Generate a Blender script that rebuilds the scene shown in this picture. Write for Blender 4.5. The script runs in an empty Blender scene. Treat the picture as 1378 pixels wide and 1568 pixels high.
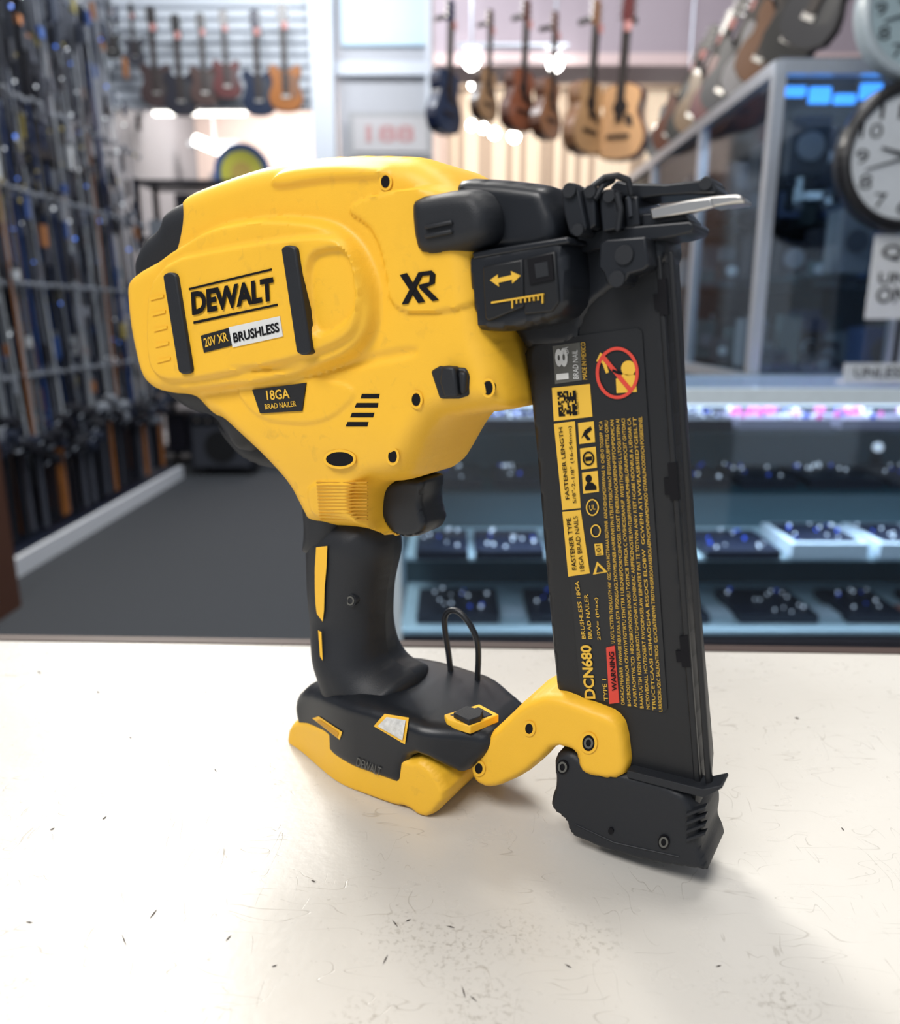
import bpy, bmesh, math, random
import numpy as np
from mathutils import Vector, Matrix, Euler
random.seed(7)
rnd = random.random
def U(a,b): return a+(b-a)*rnd()

# ------------------------------------------------------------------ measurements
CAMZ, TOPZ = 1.19, 0.95
PITCH = math.radians(14); CP, SP = math.cos(PITCH), math.sin(PITCH)
F = 1200.0
YAW = math.radians(32)
D = (math.cos(YAW), -math.sin(YAW)); N = (-math.sin(YAW), -math.cos(YAW))
P0 = (-0.0084, 0.3743)
NP0 = N[0]*P0[0]+N[1]*P0[1]
def ray(px,py):
    u=(px-689)/F; v=(py-784)/F
    return u, CP-SP*v, -SP-CP*v
def P(px,py,w=0.0):
    """survey measurement -> (s,z) on the tool's side plane"""
    a,b,c=ray(px,py); t=(NP0+w)/(N[0]*a+N[1]*b)
    X,Y,Z=a*t,b*t,c*t
    return ((X-P0[0])*D[0]+(Y-P0[1])*D[1], Z+CAMZ-TOPZ)
def WD(px,py,Y):
    a,b,c=ray(px,py); t=Y/b
    return Vector((a*t,Y,CAMZ+c*t))

# ------------------------------------------------------------------ materials
def mat(name,col,rough=0.5,metal=0.0,var=0.08,scale=40,bump=0.0,emit=0.0,ecol=None,coat=0.0,spec=0.5,dirt=0.0):
    m=bpy.data.materials.new(name); m.use_nodes=True
    nt=m.node_tree; b=nt.nodes['Principled BSDF']
    c=(col[0],col[1],col[2],1)
    tc=nt.nodes.new('ShaderNodeTexCoord')
    no=nt.nodes.new('ShaderNodeTexNoise'); no.inputs['Scale'].default_value=scale; no.inputs['Detail'].default_value=4
    nt.links.new(tc.outputs['Object'],no.inputs['Vector'])
    mix=nt.nodes.new('ShaderNodeMix'); mix.data_type='RGBA'
    mix.inputs[6].default_value=tuple(x*(1-var) for x in c[:3])+(1,)
    mix.inputs[7].default_value=tuple(min(1,x*(1+var)) for x in c[:3])+(1,)
    nt.links.new(no.outputs['Fac'],mix.inputs[0]); out=mix.outputs[2]
    if dirt>0:
        n3=nt.nodes.new('ShaderNodeTexNoise'); n3.inputs['Scale'].default_value=150; n3.inputs['Detail'].default_value=7; n3.inputs['Distortion'].default_value=.8
        nt.links.new(tc.outputs['Object'],n3.inputs['Vector'])
        n4=nt.nodes.new('ShaderNodeTexNoise'); n4.inputs['Scale'].default_value=22; nt.links.new(tc.outputs['Object'],n4.inputs['Vector'])
        r=nt.nodes.new('ShaderNodeMapRange'); r.inputs[1].default_value=.58; r.inputs[2].default_value=.72; nt.links.new(n3.outputs['Fac'],r.inputs[0])
        r2=nt.nodes.new('ShaderNodeMapRange'); r2.inputs[1].default_value=.45; r2.inputs[2].default_value=.62; r2.inputs[4].default_value=dirt; nt.links.new(n4.outputs['Fac'],r2.inputs[0])
        mm=nt.nodes.new('ShaderNodeMath'); mm.operation='MULTIPLY'; nt.links.new(r.outputs[0],mm.inputs[0]); nt.links.new(r2.outputs[0],mm.inputs[1])
        mx=nt.nodes.new('ShaderNodeMix'); mx.data_type='RGBA'; nt.links.new(mm.outputs[0],mx.inputs[0]); nt.links.new(out,mx.inputs[6]); mx.inputs[7].default_value=(.30,.17,.05,1); out=mx.outputs[2]
        rr=nt.nodes.new('ShaderNodeMapRange'); rr.inputs[3].default_value=rough-.06; rr.inputs[4].default_value=rough+.12; nt.links.new(n4.outputs['Fac'],rr.inputs[0]); nt.links.new(rr.outputs[0],b.inputs['Roughness'])
    nt.links.new(out,b.inputs['Base Color'])
    if dirt<=0: b.inputs['Roughness'].default_value=rough
    b.inputs['Metallic'].default_value=metal
    b.inputs['Coat Weight'].default_value=coat
    b.inputs['Specular IOR Level'].default_value=spec
    if bump>0:
        n2=nt.nodes.new('ShaderNodeTexNoise'); n2.inputs['Scale'].default_value=1800
        nt.links.new(tc.outputs['Object'],n2.inputs['Vector'])
        bp=nt.nodes.new('ShaderNodeBump'); bp.inputs['Strength'].default_value=bump; bp.inputs['Distance'].default_value=0.0004
        nt.links.new(n2.outputs['Fac'],bp.inputs['Height']); nt.links.new(bp.outputs['Normal'],b.inputs['Normal'])
    if emit>0:
        e=ecol or col
        b.inputs['Emission Color'].default_value=(e[0],e[1],e[2],1); b.inputs['Emission Strength'].default_value=emit
    return m
def glassmat(name,tint=(0.9,0.97,1),gl=0.08):
    m=bpy.data.materials.new(name); m.use_nodes=True; nt=m.node_tree; nt.nodes.clear()
    o=nt.nodes.new('ShaderNodeOutputMaterial'); t=nt.nodes.new('ShaderNodeBsdfTransparent'); g=nt.nodes.new('ShaderNodeBsdfGlossy')
    t.inputs[0].default_value=(*tint,1); g.inputs['Roughness'].default_value=0.05
    mx=nt.nodes.new('ShaderNodeMixShader'); mx.inputs[0].default_value=gl
    nt.links.new(t.outputs[0],mx.inputs[1]); nt.links.new(g.outputs[0],mx.inputs[2]); nt.links.new(mx.outputs[0],o.inputs[0])
    return m
YEL=mat('yellow_plastic',(0.85,0.475,0.030),0.45,var=0.04,bump=0.15,dirt=.20,spec=.45)
YELL=mat('yellow_print',(0.72,0.43,0.04),0.5,var=0.03)
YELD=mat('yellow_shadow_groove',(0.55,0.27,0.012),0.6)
BLK=mat('black_rubber',(0.012,0.014,0.018),0.52,bump=0.25,spec=.4)
BLK2=mat('black_glossy_plastic',(0.009,0.011,0.015),0.36,bump=0.08,spec=.45)
BLKM=mat('black_magazine_metal',(0.010,0.011,0.013),0.42,bump=0.1,spec=.4)
LAB=mat('label_black',(0.012,0.013,0.015),0.38,spec=.4)
INK=mat('ink_black',(0.004,0.004,0.006),0.6,spec=.2)
GREY=mat('label_grey',(0.10,0.10,0.09),0.5)
WHI=mat('label_white',(0.66,0.67,0.66),0.5)
RED=mat('label_red',(0.62,0.05,0.03),0.5)
STEEL=mat('steel',(0.62,0.60,0.57),0.30,metal=1.0)
LENS=mat('lamp_lens',(0.62,0.62,0.60),0.12,coat=0.6,var=0.45,scale=420)

# ------------------------------------------------------------------ mesh builder
class MB:
    def __init__(s): s.v=[];s.f=[];s.m=[]
    def add(s,vs,fs,mi=0,M=None):
        o=len(s.v)
        for p in vs:
            p=Vector(p)
            if M is not None: p=M@p
            s.v.append(tuple(p))
        for f in fs: s.f.append([i+o for i in f]); s.m.append(mi)
    def box(s,c,d,mi=0,M=None):
        x,y,z=[k/2 for k in d]
        vs=[(c[0]+a*x,c[1]+b*y,c[2]+e*z) for a in(-1,1) for b in(-1,1) for e in(-1,1)]
        s.add(vs,[(0,1,3,2),(4,6,7,5),(0,4,5,1),(2,3,7,6),(0,2,6,4),(1,5,7,3)],mi,M)
    def cyl(s,p,q,r0,r1=None,mi=0,n=10,M=None,caps=True):
        p=Vector(p);q=Vector(q); r1=r0 if r1 is None else r1
        d=(q-p).normalized(); a=d.orthogonal().normalized(); b=d.cross(a)
        vs=[];fs=[]
        for k in range(n):
            t=2*math.pi*k/n; e=a*math.cos(t)+b*math.sin(t)
            vs.append(p+e*r0); vs.append(q+e*r1)
        for k in range(n):
            j=(k+1)%n; fs.append((2*k,2*j,2*j+1,2*k+1))
        if caps:
            fs.append([2*k for k in range(n)][::-1]); fs.append([2*k+1 for k in range(n)])
        s.add(vs,fs,mi,M)
    def sph(s,c,r,mi=0,n=8,m=6,M=None,sc=(1,1,1)):
        vs=[];fs=[]
        for i in range(m+1):
            t=math.pi*i/m
            for k in range(n):
                f=2*math.pi*k/n
                vs.append((c[0]+sc[0]*r*math.sin(t)*math.cos(f),c[1]+sc[1]*r*math.sin(t)*math.sin(f),c[2]+sc[2]*r*math.cos(t)))
        for i in range(m):
            for k in range(n):
                j=(k+1)%n; fs.append((i*n+k,(i+1)*n+k,(i+1)*n+j,i*n+j))
        s.add(vs,fs,mi,M)
    def prism(s,pts,y0,y1,mi=0,M=None):
        n=len(pts)
        vs=[(a,y0,b) for a,b in pts]+[(a,y1,b) for a,b in pts]
        fs=[list(range(n)),list(range(n,2*n))[::-1]]+[(k,n+k,n+(k+1)%n,(k+1)%n) for k in range(n)]
        s.add(vs,fs,mi,M)
    def obj(s,name,mats,parent=None,smooth=False,bevel=0,seg=2,M=None,angle=40):
        me=bpy.data.meshes.new(name); me.from_pydata(s.v,[],s.f)
        for m in mats: me.materials.append(m)
        for p,mi in zip(me.polygons,s.m): p.material_index=mi
        bm=bmesh.new(); bm.from_mesh(me); bmesh.ops.recalc_face_normals(bm,faces=bm.faces); bm.to_mesh(me); bm.free()
        ob=bpy.data.objects.new(name,me); bpy.context.collection.objects.link(ob)
        if parent: ob.parent=parent
        if M is not None: ob.matrix_world=M
        if smooth:
            me.shade_smooth(); me.set_sharp_from_angle(angle=math.radians(angle))
        if bevel>0:
            b=ob.modifiers.new('bevel','BEVEL'); b.width=bevel; b.segments=seg; b.limit_method='ANGLE'; b.angle_limit=math.radians(35)
            me.shade_smooth(); me.set_sharp_from_angle(angle=math.radians(60))
        return ob
def empty(name,loc=(0,0,0),rz=0):
    e=bpy.data.objects.new(name,None); bpy.context.collection.objects.link(e); e.location=loc; e.rotation_euler=(0,0,rz); e.empty_display_size=0.05
    return e
_tc={}
def textgeo(body,off=0.0):
    k=(body,off)
    if k in _tc: return _tc[k]
    c=bpy.data.curves.new('t','FONT'); c.body=body; c.offset=off; c.resolution_u=3
    o=bpy.data.objects.new('t',c); bpy.context.collection.objects.link(o)
    bpy.context.view_layer.update()
    dg=bpy.context.evaluated_depsgraph_get()
    me=bpy.data.meshes.new_from_object(o.evaluated_get(dg))
    vs=[tuple(v.co) for v in me.vertices]; fs=[tuple(p.vertices) for p in me.polygons]
    bpy.data.objects.remove(o); bpy.data.meshes.remove(me); bpy.data.curves.remove(c)
    x0=min(v[0] for v in vs);x1=max(v[0] for v in vs);y0=min(v[1] for v in vs);y1=max(v[1] for v in vs)
    vs=[((v[0]-x0)/(x1-x0),(v[1]-y0)/(y1-y0)) for v in vs]
    _tc[k]=(vs,fs); return vs,fs

# ------------------------------------------------------------------ nail gun
gun=empty('cordless_brad_nailer',(P0[0],P0[1],TOPZ),-YAW)

def chaikin(p,n=2):
    p=[np.array(a,float) for a in p]
    for _ in range(n):
        q=[]
        for i in range(len(p)):
            a=p[i];b=p[(i+1)%len(p)]
            q+= [a*0.78+b*0.22, a*0.22+b*0.78]
        p=q
    return np.array(p)
def sdf(poly,X):
    A=poly;B=np.roll(poly,-1,0); best=np.full(len(X),1e9); near=np.zeros_like(X); ins=np.zeros(len(X),bool)
    for a,b in zip(A,B):
        e=b-a; L=e@e
        if L<1e-16: continue
        t=np.clip(((X-a)@e)/L,0,1); q=a+t[:,None]*e; d=np.hypot(*(X-q).T)
        k=d<best; best[k]=d[k]; near[k]=q[k]
        c=((a[1]>X[:,1])!=(b[1]>X[:,1]))
        if c.any():
            xx=(b[0]-a[0])*(X[:,1]-a[1])/(b[1]-a[1]+1e-15)+a[0]
            ins^=c&(X[:,0]<xx)
    return np.where(ins,best,-best),near
def ss(x): x=np.clip(x,0,1); return x*x*(3-2*x)
class Shell:
    def __init__(s,name,pts,W,R,mat,Rw=None,hint=0.0,res=0.0016,raises=(),ch=2):
        pl=[(p[0],p[1]) if len(p)==4 else P(p[0],p[1],p[2] if len(p)>2 else hint) for p in pts]
        s.poly=chaikin(pl,ch); s.W=W; s.R=R; s.Rw=Rw; s.ra=[]
        for r in raises:
            s.ra.append((chaikin([P(a,b,r[3] if len(r)>3 else 0.03) for a,b in r[0]],2),r[1],r[2]))
        lo=s.poly.min(0)-res*1.5; hi=s.poly.max(0)+res*1.5
        nx=int((hi[0]-lo[0])/res)+2; nz=int((hi[1]-lo[1])/res)+2
        gx,gz=np.meshgrid(lo[0]+res*np.arange(nx),lo[1]+res*np.arange(nz),indexing='ij')
        X=np.stack([gx.ravel(),gz.ravel()],1); d,near=sdf(s.poly,X); keep=d>-0.7*res
        idx=lambda i,j:i*nz+j
        K=keep.reshape(nx,nz); c=K[:-1,:-1]&K[1:,:-1]&K[1:,1:]&K[:-1,1:]
        quads=[(idx(i,j),idx(i+1,j),idx(i+1,j+1),idx(i,j+1)) for i,j in zip(*np.nonzero(c))]
        ed={}
        for q in quads:
            for k in range(4):
                a,b=q[k],q[(k+1)%4]
                if (b,a) in ed: del ed[(b,a)]
                else: ed[(a,b)]=1
        bv=set(); 
        for a,b in ed: bv.add(a);bv.add(b)
        bvl=np.array(sorted(bv)); X[bvl]=near[bvl]
        used=sorted({i for q in quads for i in q}); mp={g:k for k,g in enumerate(used)}
        Xu=X[used]; w=s.wf(Xu); Xu[:,1]=np.maximum(Xu[:,1],0.0004)
        n=len(used); vs=[(a[0],-b,a[1]) for a,b in zip(Xu,w)]+[(a[0],b,a[1]) for a,b in zip(Xu,w)]
        fs=[[mp[i] for i in q] for q in quads]+[[mp[i]+n for i in q][::-1] for q in quads]
        fs+=[[mp[b],mp[a],mp[a]+n,mp[b]+n] for a,b in ed]
        m=MB(); m.add(vs,fs,0); s.ob=m.obj(name,[mat],gun,smooth=True,angle=48)
    def wf(s,X):
        d,_=sdf(s.poly,X); d=np.maximum(d,0)
        W=s.W(X) if callable(s.W) else np.full(len(X),s.W)
        Rw=W if s.Rw is None else s.Rw
        w=(W-Rw)+Rw*np.sqrt(np.maximum(0,1-(1-np.clip(d/s.R,0,1))**2))
        for pl,h,e in s.ra:
            dd,_=sdf(pl,X); w=w+h*ss(dd/e+0.5)*ss(d/0.004)
        return w
    def at(s,px,py):
        w=0.03
        for _ in range(5): w=float(s.wf(np.array([P(px,py,w)]))[0])
        return w
    def atd(s,px,py):
        w=0.03
        for _ in range(14): w=.5*w+.5*float(s.wf(np.array([P(px,py,w)]))[0])
        return w
def drape(m,q,shell,lift,mi,n=8):
    """panel that follows the shell surface; q = 4 corners"""
    vs=[]
    for i in range(n+1):
        for j in range(n+1):
            u,v=i/n,j/n
            x=(q[0][0]*(1-u)+q[1][0]*u)*(1-v)+(q[3][0]*(1-u)+q[2][0]*u)*v
            y=(q[0][1]*(1-u)+q[1][1]*u)*(1-v)+(q[3][1]*(1-u)+q[2][1]*u)*v
            ww=shell.atd(x,y)+lift; s_,z_=P(x,y,ww); vs.append((s_,-ww,z_))
    fs=[(i*(n+1)+j,(i+1)*(n+1)+j,(i+1)*(n+1)+j+1,i*(n+1)+j+1) for i in range(n) for j in range(n)]
    m.add(vs,fs,mi)

def pris(m,pts,w1,w0,mi=0):
    m.prism([P(p[0],p[1],w1) for p in pts],-w1,-w0,mi)
def disc(cx,cy,rx,ry,n=20,rot=0): 
    return [(cx+rx*math.cos(2*math.pi*k/n),cy+ry*math.sin(2*math.pi*k/n)) for k in range(n)]
def ringp(m,cx,cy,rx,ry,th,w,mi,n=28):
    o=[P(a,b,w) for a,b in disc(cx,cy,rx,ry,n)]; i=[P(a,b,w) for a,b in disc(cx,cy,rx-th,ry-th,n)]
    vs=[(a,-w,b) for a,b in o]+[(a,-w,b) for a,b in i]
    m.add(vs,[(k,(k+1)%n,n+(k+1)%n,n+k) for k in range(n)],mi)
def txt(m,body,BL,BR,TL,w,mi,off=0.0):
    vs,fs=textgeo(body,off); out=[]
    for u,v in vs:
        x=BL[0]+(BR[0]-BL[0])*u+(TL[0]-BL[0])*v; y=BL[1]+(BR[1]-BL[1])*u+(TL[1]-BL[1])*v
        s_,z_=P(x,y,w); out.append((s_,-w,z_))
    m.add(out,fs,mi)
def L(px,py,w): a,b=P(px,py,w); return (a,-w,b)

# --- rear dark shell (behind yellow housing)
Shell('rear_cap_rubber',[(228,450,.014),(230,402,.010),(250,366,.008),(276,346,.008),(285,324,.006),(337,304,.002),(420,300,0),(480,450),(470,640),(440,655),(404,694,.004),(372,672,.01),(344,640,.014),(296,630,.016),(262,604,.016),(244,565,.016)],0.028,0.014,BLK,Rw=0.016)
Shell('rear_hook_rubber',[(340,640),(352,668),(380,700),(410,714),(438,718),(452,735),(480,700),(430,640)],0.010,0.008,BLK,Rw=0.008)
Shell('neck_spine_rubber',[(352,634,.02),(372,652,.018),(404,682,.016),(436,712,.014),(459,742,.014),(466,772,.013),(469,810,.013),(470,850,.01),(540,840),(560,760),(500,680),(420,620)],0.0215,0.010,BLK,Rw=0.012)
Wbody=lambda X: 0.0235+0.0105*ss((X[:,1]-0.125)/0.07)
body=Shell('yellow_housing',[(224,438,.022),(232,414,.022),(262,396,.022),(293,384,.018),(329,338,.007),(340,307,0),(400,284,0),(470,262,0),(560,250,0),(620,249,0),(690,251,0),(722,267,0),(745,290,0),(800,330,-.01),(800,500,0),(792,540,.012),(801,570,.012),(810,622,.012),(775,627,.014),(738,632,.014),(702,637,.014),(692,662,.008),(676,702,.006),(664,724,.006),(630,733,.010),(604,735,.010),(590,752,.010),(587,795,.010),(606,828,.012),(577,812,.013),(545,807,.013),(486,805,.012),(476,768,.010),(466,738,.010),(436,698,.010),(400,665,.012),(376,641,.012),(348,638,.018),(312,608,.022),(270,604,.022),(246,580,.022),(229,500,.022)],
  Wbody,0.012,YEL,Rw=0.016,res=0.0012,raises=[
   ([(210,425),(290,384),(345,350),(430,336),(520,344),(562,376),(586,430),(588,500),(560,540),(480,575),(310,598),(245,606),(210,500)],0.0065,0.0045),
   ([(240,405),(400,372),(520,360),(548,385),(562,440),(556,505),(520,530),(440,555),(270,588),(234,560)],0.003,0.0028,0.038),
   ([(472,392),(525,378),(543,400),(552,465),(532,498),(482,520)],-0.0030,0.0028,0.04),
   ([(536,322),(585,300),(650,290),(760,290),(760,468),(610,484),(600,400),(580,348)],0.0018,0.0010),
   ([(470,300),(560,285),(640,285),(640,268),(560,262),(480,272)],0.0025,0.004,0.01),
   ([(350,560),(480,575),(560,560),(640,545),(640,530),(560,545),(480,560)],-0.0012,0.003,0.033),
   ([(355,585),(480,574),(560,596),(500,650),(400,645)],0.0012,0.0018,0.033),
   ([(476,735),(568,735),(577,806),(484,803)],0.0012,0.0015,0.024)])
wl=body.at(360,460)
m=MB()
def bar(x0,y0,x1,y1,hw,w1,w0):
    pts=[]
    n=8
    for k in range(n+1):
        t=math.pi+math.pi*k/n; pts.append((x0+hw*math.cos(t),y0+hw*0.7*math.sin(t)))
    for k in range(n+1):
        t=math.pi*k/n; pts.append((x1+hw*math.cos(t),y1+hw*0.7*math.sin(t)))
    pris(m,pts,w1,w0)
wb=body.at(268,500)
bar(259,424,282,566,10,wb+0.0022,wb-0.006)
wb2=body.at(450,460)
bar(441,383,464,536,11,wb2+0.0025,wb2-0.006)
m.obj('housing_grip_bars',[BLK],gun,bevel=0.0012)
m=MB()
w=wl+0.0005
txt(m,'DEWALT',(294,483),(420,460),(292,447),w+0.0002,0,0.045)
pris(m,[(289,441),(415,411),(415,414),(289,444)],w,w-0.002,0)
pris(m,[(296,492),(424,465),(424,468),(296,496)],w,w-0.002,0)
pris(m,[(307,514),(350,502),(355,529),(312,540)],w,w-0.002,3)
pris(m,[(350,501),(428,484),(433,515),(356,532)],w,w-0.002,1)
txt(m,'20V XR',(314,532),(350,522),(311,518),w+0.0003,2,0.02)
txt(m,'BRUSHLESS',(358,525),(428,508),(356,510),w+0.0003,0,0.03)
w2=body.at(425,608)+0.0008
pris(m,[(386,597),(468,586),(462,629),(398,633)],w2,w2-0.003,3)
txt(m,'18GA',(409,613),(444,610),(407,598),w2+0.0003,2,0.02)
txt(m,'BRAD NAILER',(406,627),(454,622),(405,619),w2+0.0003,2,0.01)
w3=body.at(640,440)+0.0006
m.prism([P(a,b,w3) for a,b in [(612,421),(622,418),(650,462),(640,464)]],-w3,-w3+0.001,0)
m.prism([P(a,b,w3) for a,b in [(640,418),(648,418),(624,465),(615,466)]],-w3-0.0001,-w3+0.001,0)
m.prism([P(a,b,w3) for a,b in [(640,417),(660,414),(666,420),(665,434),(652,440),(671,459),(662,461),(642,441),(641,436),(657,432),(658,421),(640,423)]],-w3,-w3+0.001,0)
m.obj('housing_labels',[INK,WHI,YELL,LAB],gun)
m=MB()
for a in [[(554,603),(581,603),(580,610),(552,610)],[(546,617),(579,617),(578,624),(543,624)],[(539,632),(573,632),(571,639),(536,639)],[(532,646),(564,646),(562,653),(529,653)]]:
    ww=max(body.at(*p) for p in a)+0.0002; pris(m,a,ww,ww-0.003)
for cx,cy,r in [(590,278,8),(637,612,8),(747,594,9),(601,699,8),]:
    ww=body.at(cx,cy)+0.0005; pris(m,disc(cx,cy,r*0.85,r*1.15),ww,ww-0.004)
ww=max(body.at(520,697),body.at(520,709))+0.0005
pris(m,disc(520,703,21,12,24),ww,ww-0.006)
m.obj('housing_vents_and_recesses',[INK],gun)
m=MB()
for cx,cy,r in [(637,612,12),(747,594,13),(601,699,12),(590,278,12)]:
    ww=body.at(cx,cy)+0.0007; ringp(m,cx,cy,r*.85,r*1.15,3.5,ww,0)
ww=max(body.at(520,697),body.at(520,709))+0.0007
ringp(m,520,703,25,15,4,ww,0)
for k in range(12):
    y=738+k*5.2; ww=max(body.at(500,y),body.at(545,y))+0.0003
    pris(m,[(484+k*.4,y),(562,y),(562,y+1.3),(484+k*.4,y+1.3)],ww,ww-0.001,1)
for k in range(5):
    y=455+k*24; x=226+k*2.5
    ww=body.at(x+16,y)+.0006
    pris(m,[(x+4,y),(x+24,y-4),(x+24,y),(x+4,y+5)],ww,ww-.003,0)
m.obj('housing_bosses',[YEL,YELD],gun)
m=MB(); ww=body.at(688,588)
pris(m,[(658,568),(672,560),(712,563),(718,575),(716,606),(700,611),(672,611)],ww+0.001,ww-0.006,0)
pris(m,[(675,560),(695,562),(700,608),(680,610),(672,585)],ww+0.0045,ww-0.006,0)
pris(m,[(700,568),(713,570),(711,602),(703,604)],ww+0.003,ww-0.006,0)
m.obj('mode_selector_lever',[BLK],gun,bevel=0.0012)
# nose
Shell('nose_rubber_bumper',[(631,312,.034),(644,298,.034),(712,289,.03),(748,291,.03),(768,325,.03),(765,370,.03),(718,386,.034),(655,396,.036),(634,384,.036)],0.040,0.007,BLK,Rw=0.010,hint=.034)
m=MB()
for y in (0,14): 
    pris(m,[(648,345+y),(690,336+y),(692,343+y),(650,352+y)],0.0415,0.036)
m.obj('bumper_ribs',[BLK],gun,bevel=0.0008)
Shell('nose_arm',[(708,290,.018),(728,277,.01),(790,280,.01),(858,288,.01),(880,300),(900,350),(890,395),(760,400),(700,390)],0.027,0.006,BLK2,Rw=0.009,ch=1)
Shell('depth_guide_housing',[(716,396),(722,390),(850,366),(870,372),(876,460),(852,492),(780,508),(736,506),(730,500)],0.0335,0.003,BLK2,Rw=0.004,hint=.031,ch=1)
m=MB()
pris(m,[(738,408),(800,396),(802,470),(748,492),(742,488)],0.0350,0.03,0)
pris(m,[(800,396),(850,384),(856,462),(845,478),(802,482)],0.0346,0.03,0)
m.obj('depth_guide_panel',[BLKM],gun,bevel=0.0008)
m=MB(); w=0.0353
pris(m,[(807,397),(845,388),(848,428),(811,436)],w,w-.001,1)
pris(m,[(818,404),(838,400),(840,422),(821,426)],w+.0002,w-.001,2)
pris(m,[(750,429),(762,420),(762,426),(783,421),(782,415),(797,422),(784,434),(784,428),(763,433),(764,439)],w,w-.0006,0)
pris(m,[(752,462),(832,449),(832,451.5),(752,465)],w+.0003,w-.0006,0)
for k in range(8):
    x=783+k*6.6; y=458-k*1.05; pris(m,[(x,y),(x+1.8,y),(x+1.8,y+(14 if k in(0,7) else 8)),(x,y+(14 if k in(0,7) else 8))],w+.0003,w-.0006,0)
m.obj('depth_guide_marks',[YELL,INK,BLK],gun)
Shell('nose_carriage',[(800,400,.012),(860,375,.012),(930,360,.012),(1030,352,.0),(1036,400,.0),(1000,430),(955,445),(915,480),(905,530),(800,535)],0.0125,0.003,BLK2,Rw=0.004,ch=1)
m=MB()
pris(m,[(858,292),(864,281),(878,279),(886,290),(898,348),(890,360),(872,360),(864,330)],0.027,0.020)
pris(m,[(890,290),(900,283),(910,290),(912,345),(902,352)],0.024,-.018)
pris(m,[(866,300),(895,300),(898,350),(872,352)],0.020,-.018)
pris(m,[(916,300),(924,290),(940,288),(950,350),(922,356)],0.0215,-.012)
pris(m,[(956,302),(976,300),(980,345),(958,350)],0.016,-.012)
pris(m,[(934,286),(944,276),(962,280),(1020,281),(1072,275),(1078,269),(1086,269),(1091,280),(1099,290),(1094,297),(1060,297),(1010,300),(975,305),(940,300)],0.013,-.006)
pris(m,[(882,362),(920,350),(1056,338),(1063,344),(1058,356),(1036,362),(885,388)],0.0165,-.006)
pris(m,[(955,330),(1040,320),(1056,338),(955,352)],0.0125,-.006)
pris(m,[(918,372),(930,366),(988,362),(993,405),(985,414),(962,420),(956,434),(930,436),(924,418),(916,410)],0.0235,.010)
pris(m,[(722,386),(868,362),(872,372),(724,397)],0.0338,0.010)
m.obj('nose_mechanism_blocks',[BLK2],gun,bevel=0.0008,seg=3)
m=MB()
for px,py,r,a,b in [(871,291,.0026,.0285,-.02),(903,293,.0022,.0255,-.02),(884,352,.0022,.0285,0),(932,300,.0022,.023,0),(1080,281,.0022,.0142,-.006),(944,427,.0030,.0246,.010),(955,390,.0035,.0245,.01)]:
    s_,z_=P(px,py,a); m.cyl((s_,-a,z_),(s_,-b,z_),r,mi=0,n=16)
def wire(pts,r):
    for a,b in zip(pts[:-1],pts[1:]): m.cyl(L(*a),L(*b),r,n=8); m.sph(L(*b),r,0,8,6)
wire([(903,300,.024),(908,285,.024),(925,272,.022),(945,269,.020),(962,276,.018),(966,296,.017)],.0012)
wire([(910,305,.024),(922,285,.022),(938,276,.018)],.0012)
wire([(944,295,.0225),(950,320,.0222),(946,350,.0222)],.0012)
m.obj('nose_pins_and_wires',[BLK],gun,smooth=True)
m=MB()
pris(m,[(994,320),(1052,306),(1088,302),(1092,317),(1066,324),(998,336)],0.0165,.0135)
pris(m,[(1056,305),(1090,300),(1128,298),(1137,301),(1136,308),(1092,317)],0.0155,.004)
pris(m,[(1104,305),(1139,303),(1139,310),(1104,315)],0.0145,.002)
m.obj('contact_trip_steel',[STEEL],gun,bevel=0.0006)
m=MB()
pris(m,[(960,300),(965,299),(968,330),(963,332)],0.0168,.015); m.obj('latch_bright_strip',[mat('grey_metal',(.12,.13,.15),.35,metal=.8)],gun)
# magazine
mag=Shell('nail_magazine',[(868,376),(1036,354,-.010),(1042,420,-.010),(1051,600,-.010),(1071,900,-.010),(1099,1220,-.010),(1030,1215),(950,1190),(860,1120),(853,1060),(838,900),(822,700),(812,600),(800,525),(870,490)],0.0115,0.0022,BLKM,Rw=0.002,hint=.0105,ch=1,res=0.0018)
m=MB()
pris(m,[(1003,392),(1011,391),(1072,1200),(1062,1198)],0.0123,0.010)
pris(m,[(1022,385),(1030,385),(1090,1205),(1080,1203)],0.0125,0.010)
m.obj('magazine_ribs',[BLKM],gun,bevel=0.0005)
m=MB()
for (x,y0,y1) in [(1012,428,482),(1028,710,766),(1046,975,1022)]:
    pris(m,[(x-6,y0),(x+7,y0-2),(x+11,y1),(x-2,y1)],0.0128,0.010,0)
    pris(m,[(x-12,y0+22),(x-3,y0+22),(x-2,y1-8),(x-10,y1-8)],0.0126,0.010,0)
m.obj('magazine_slots',[INK],gun)
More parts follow.
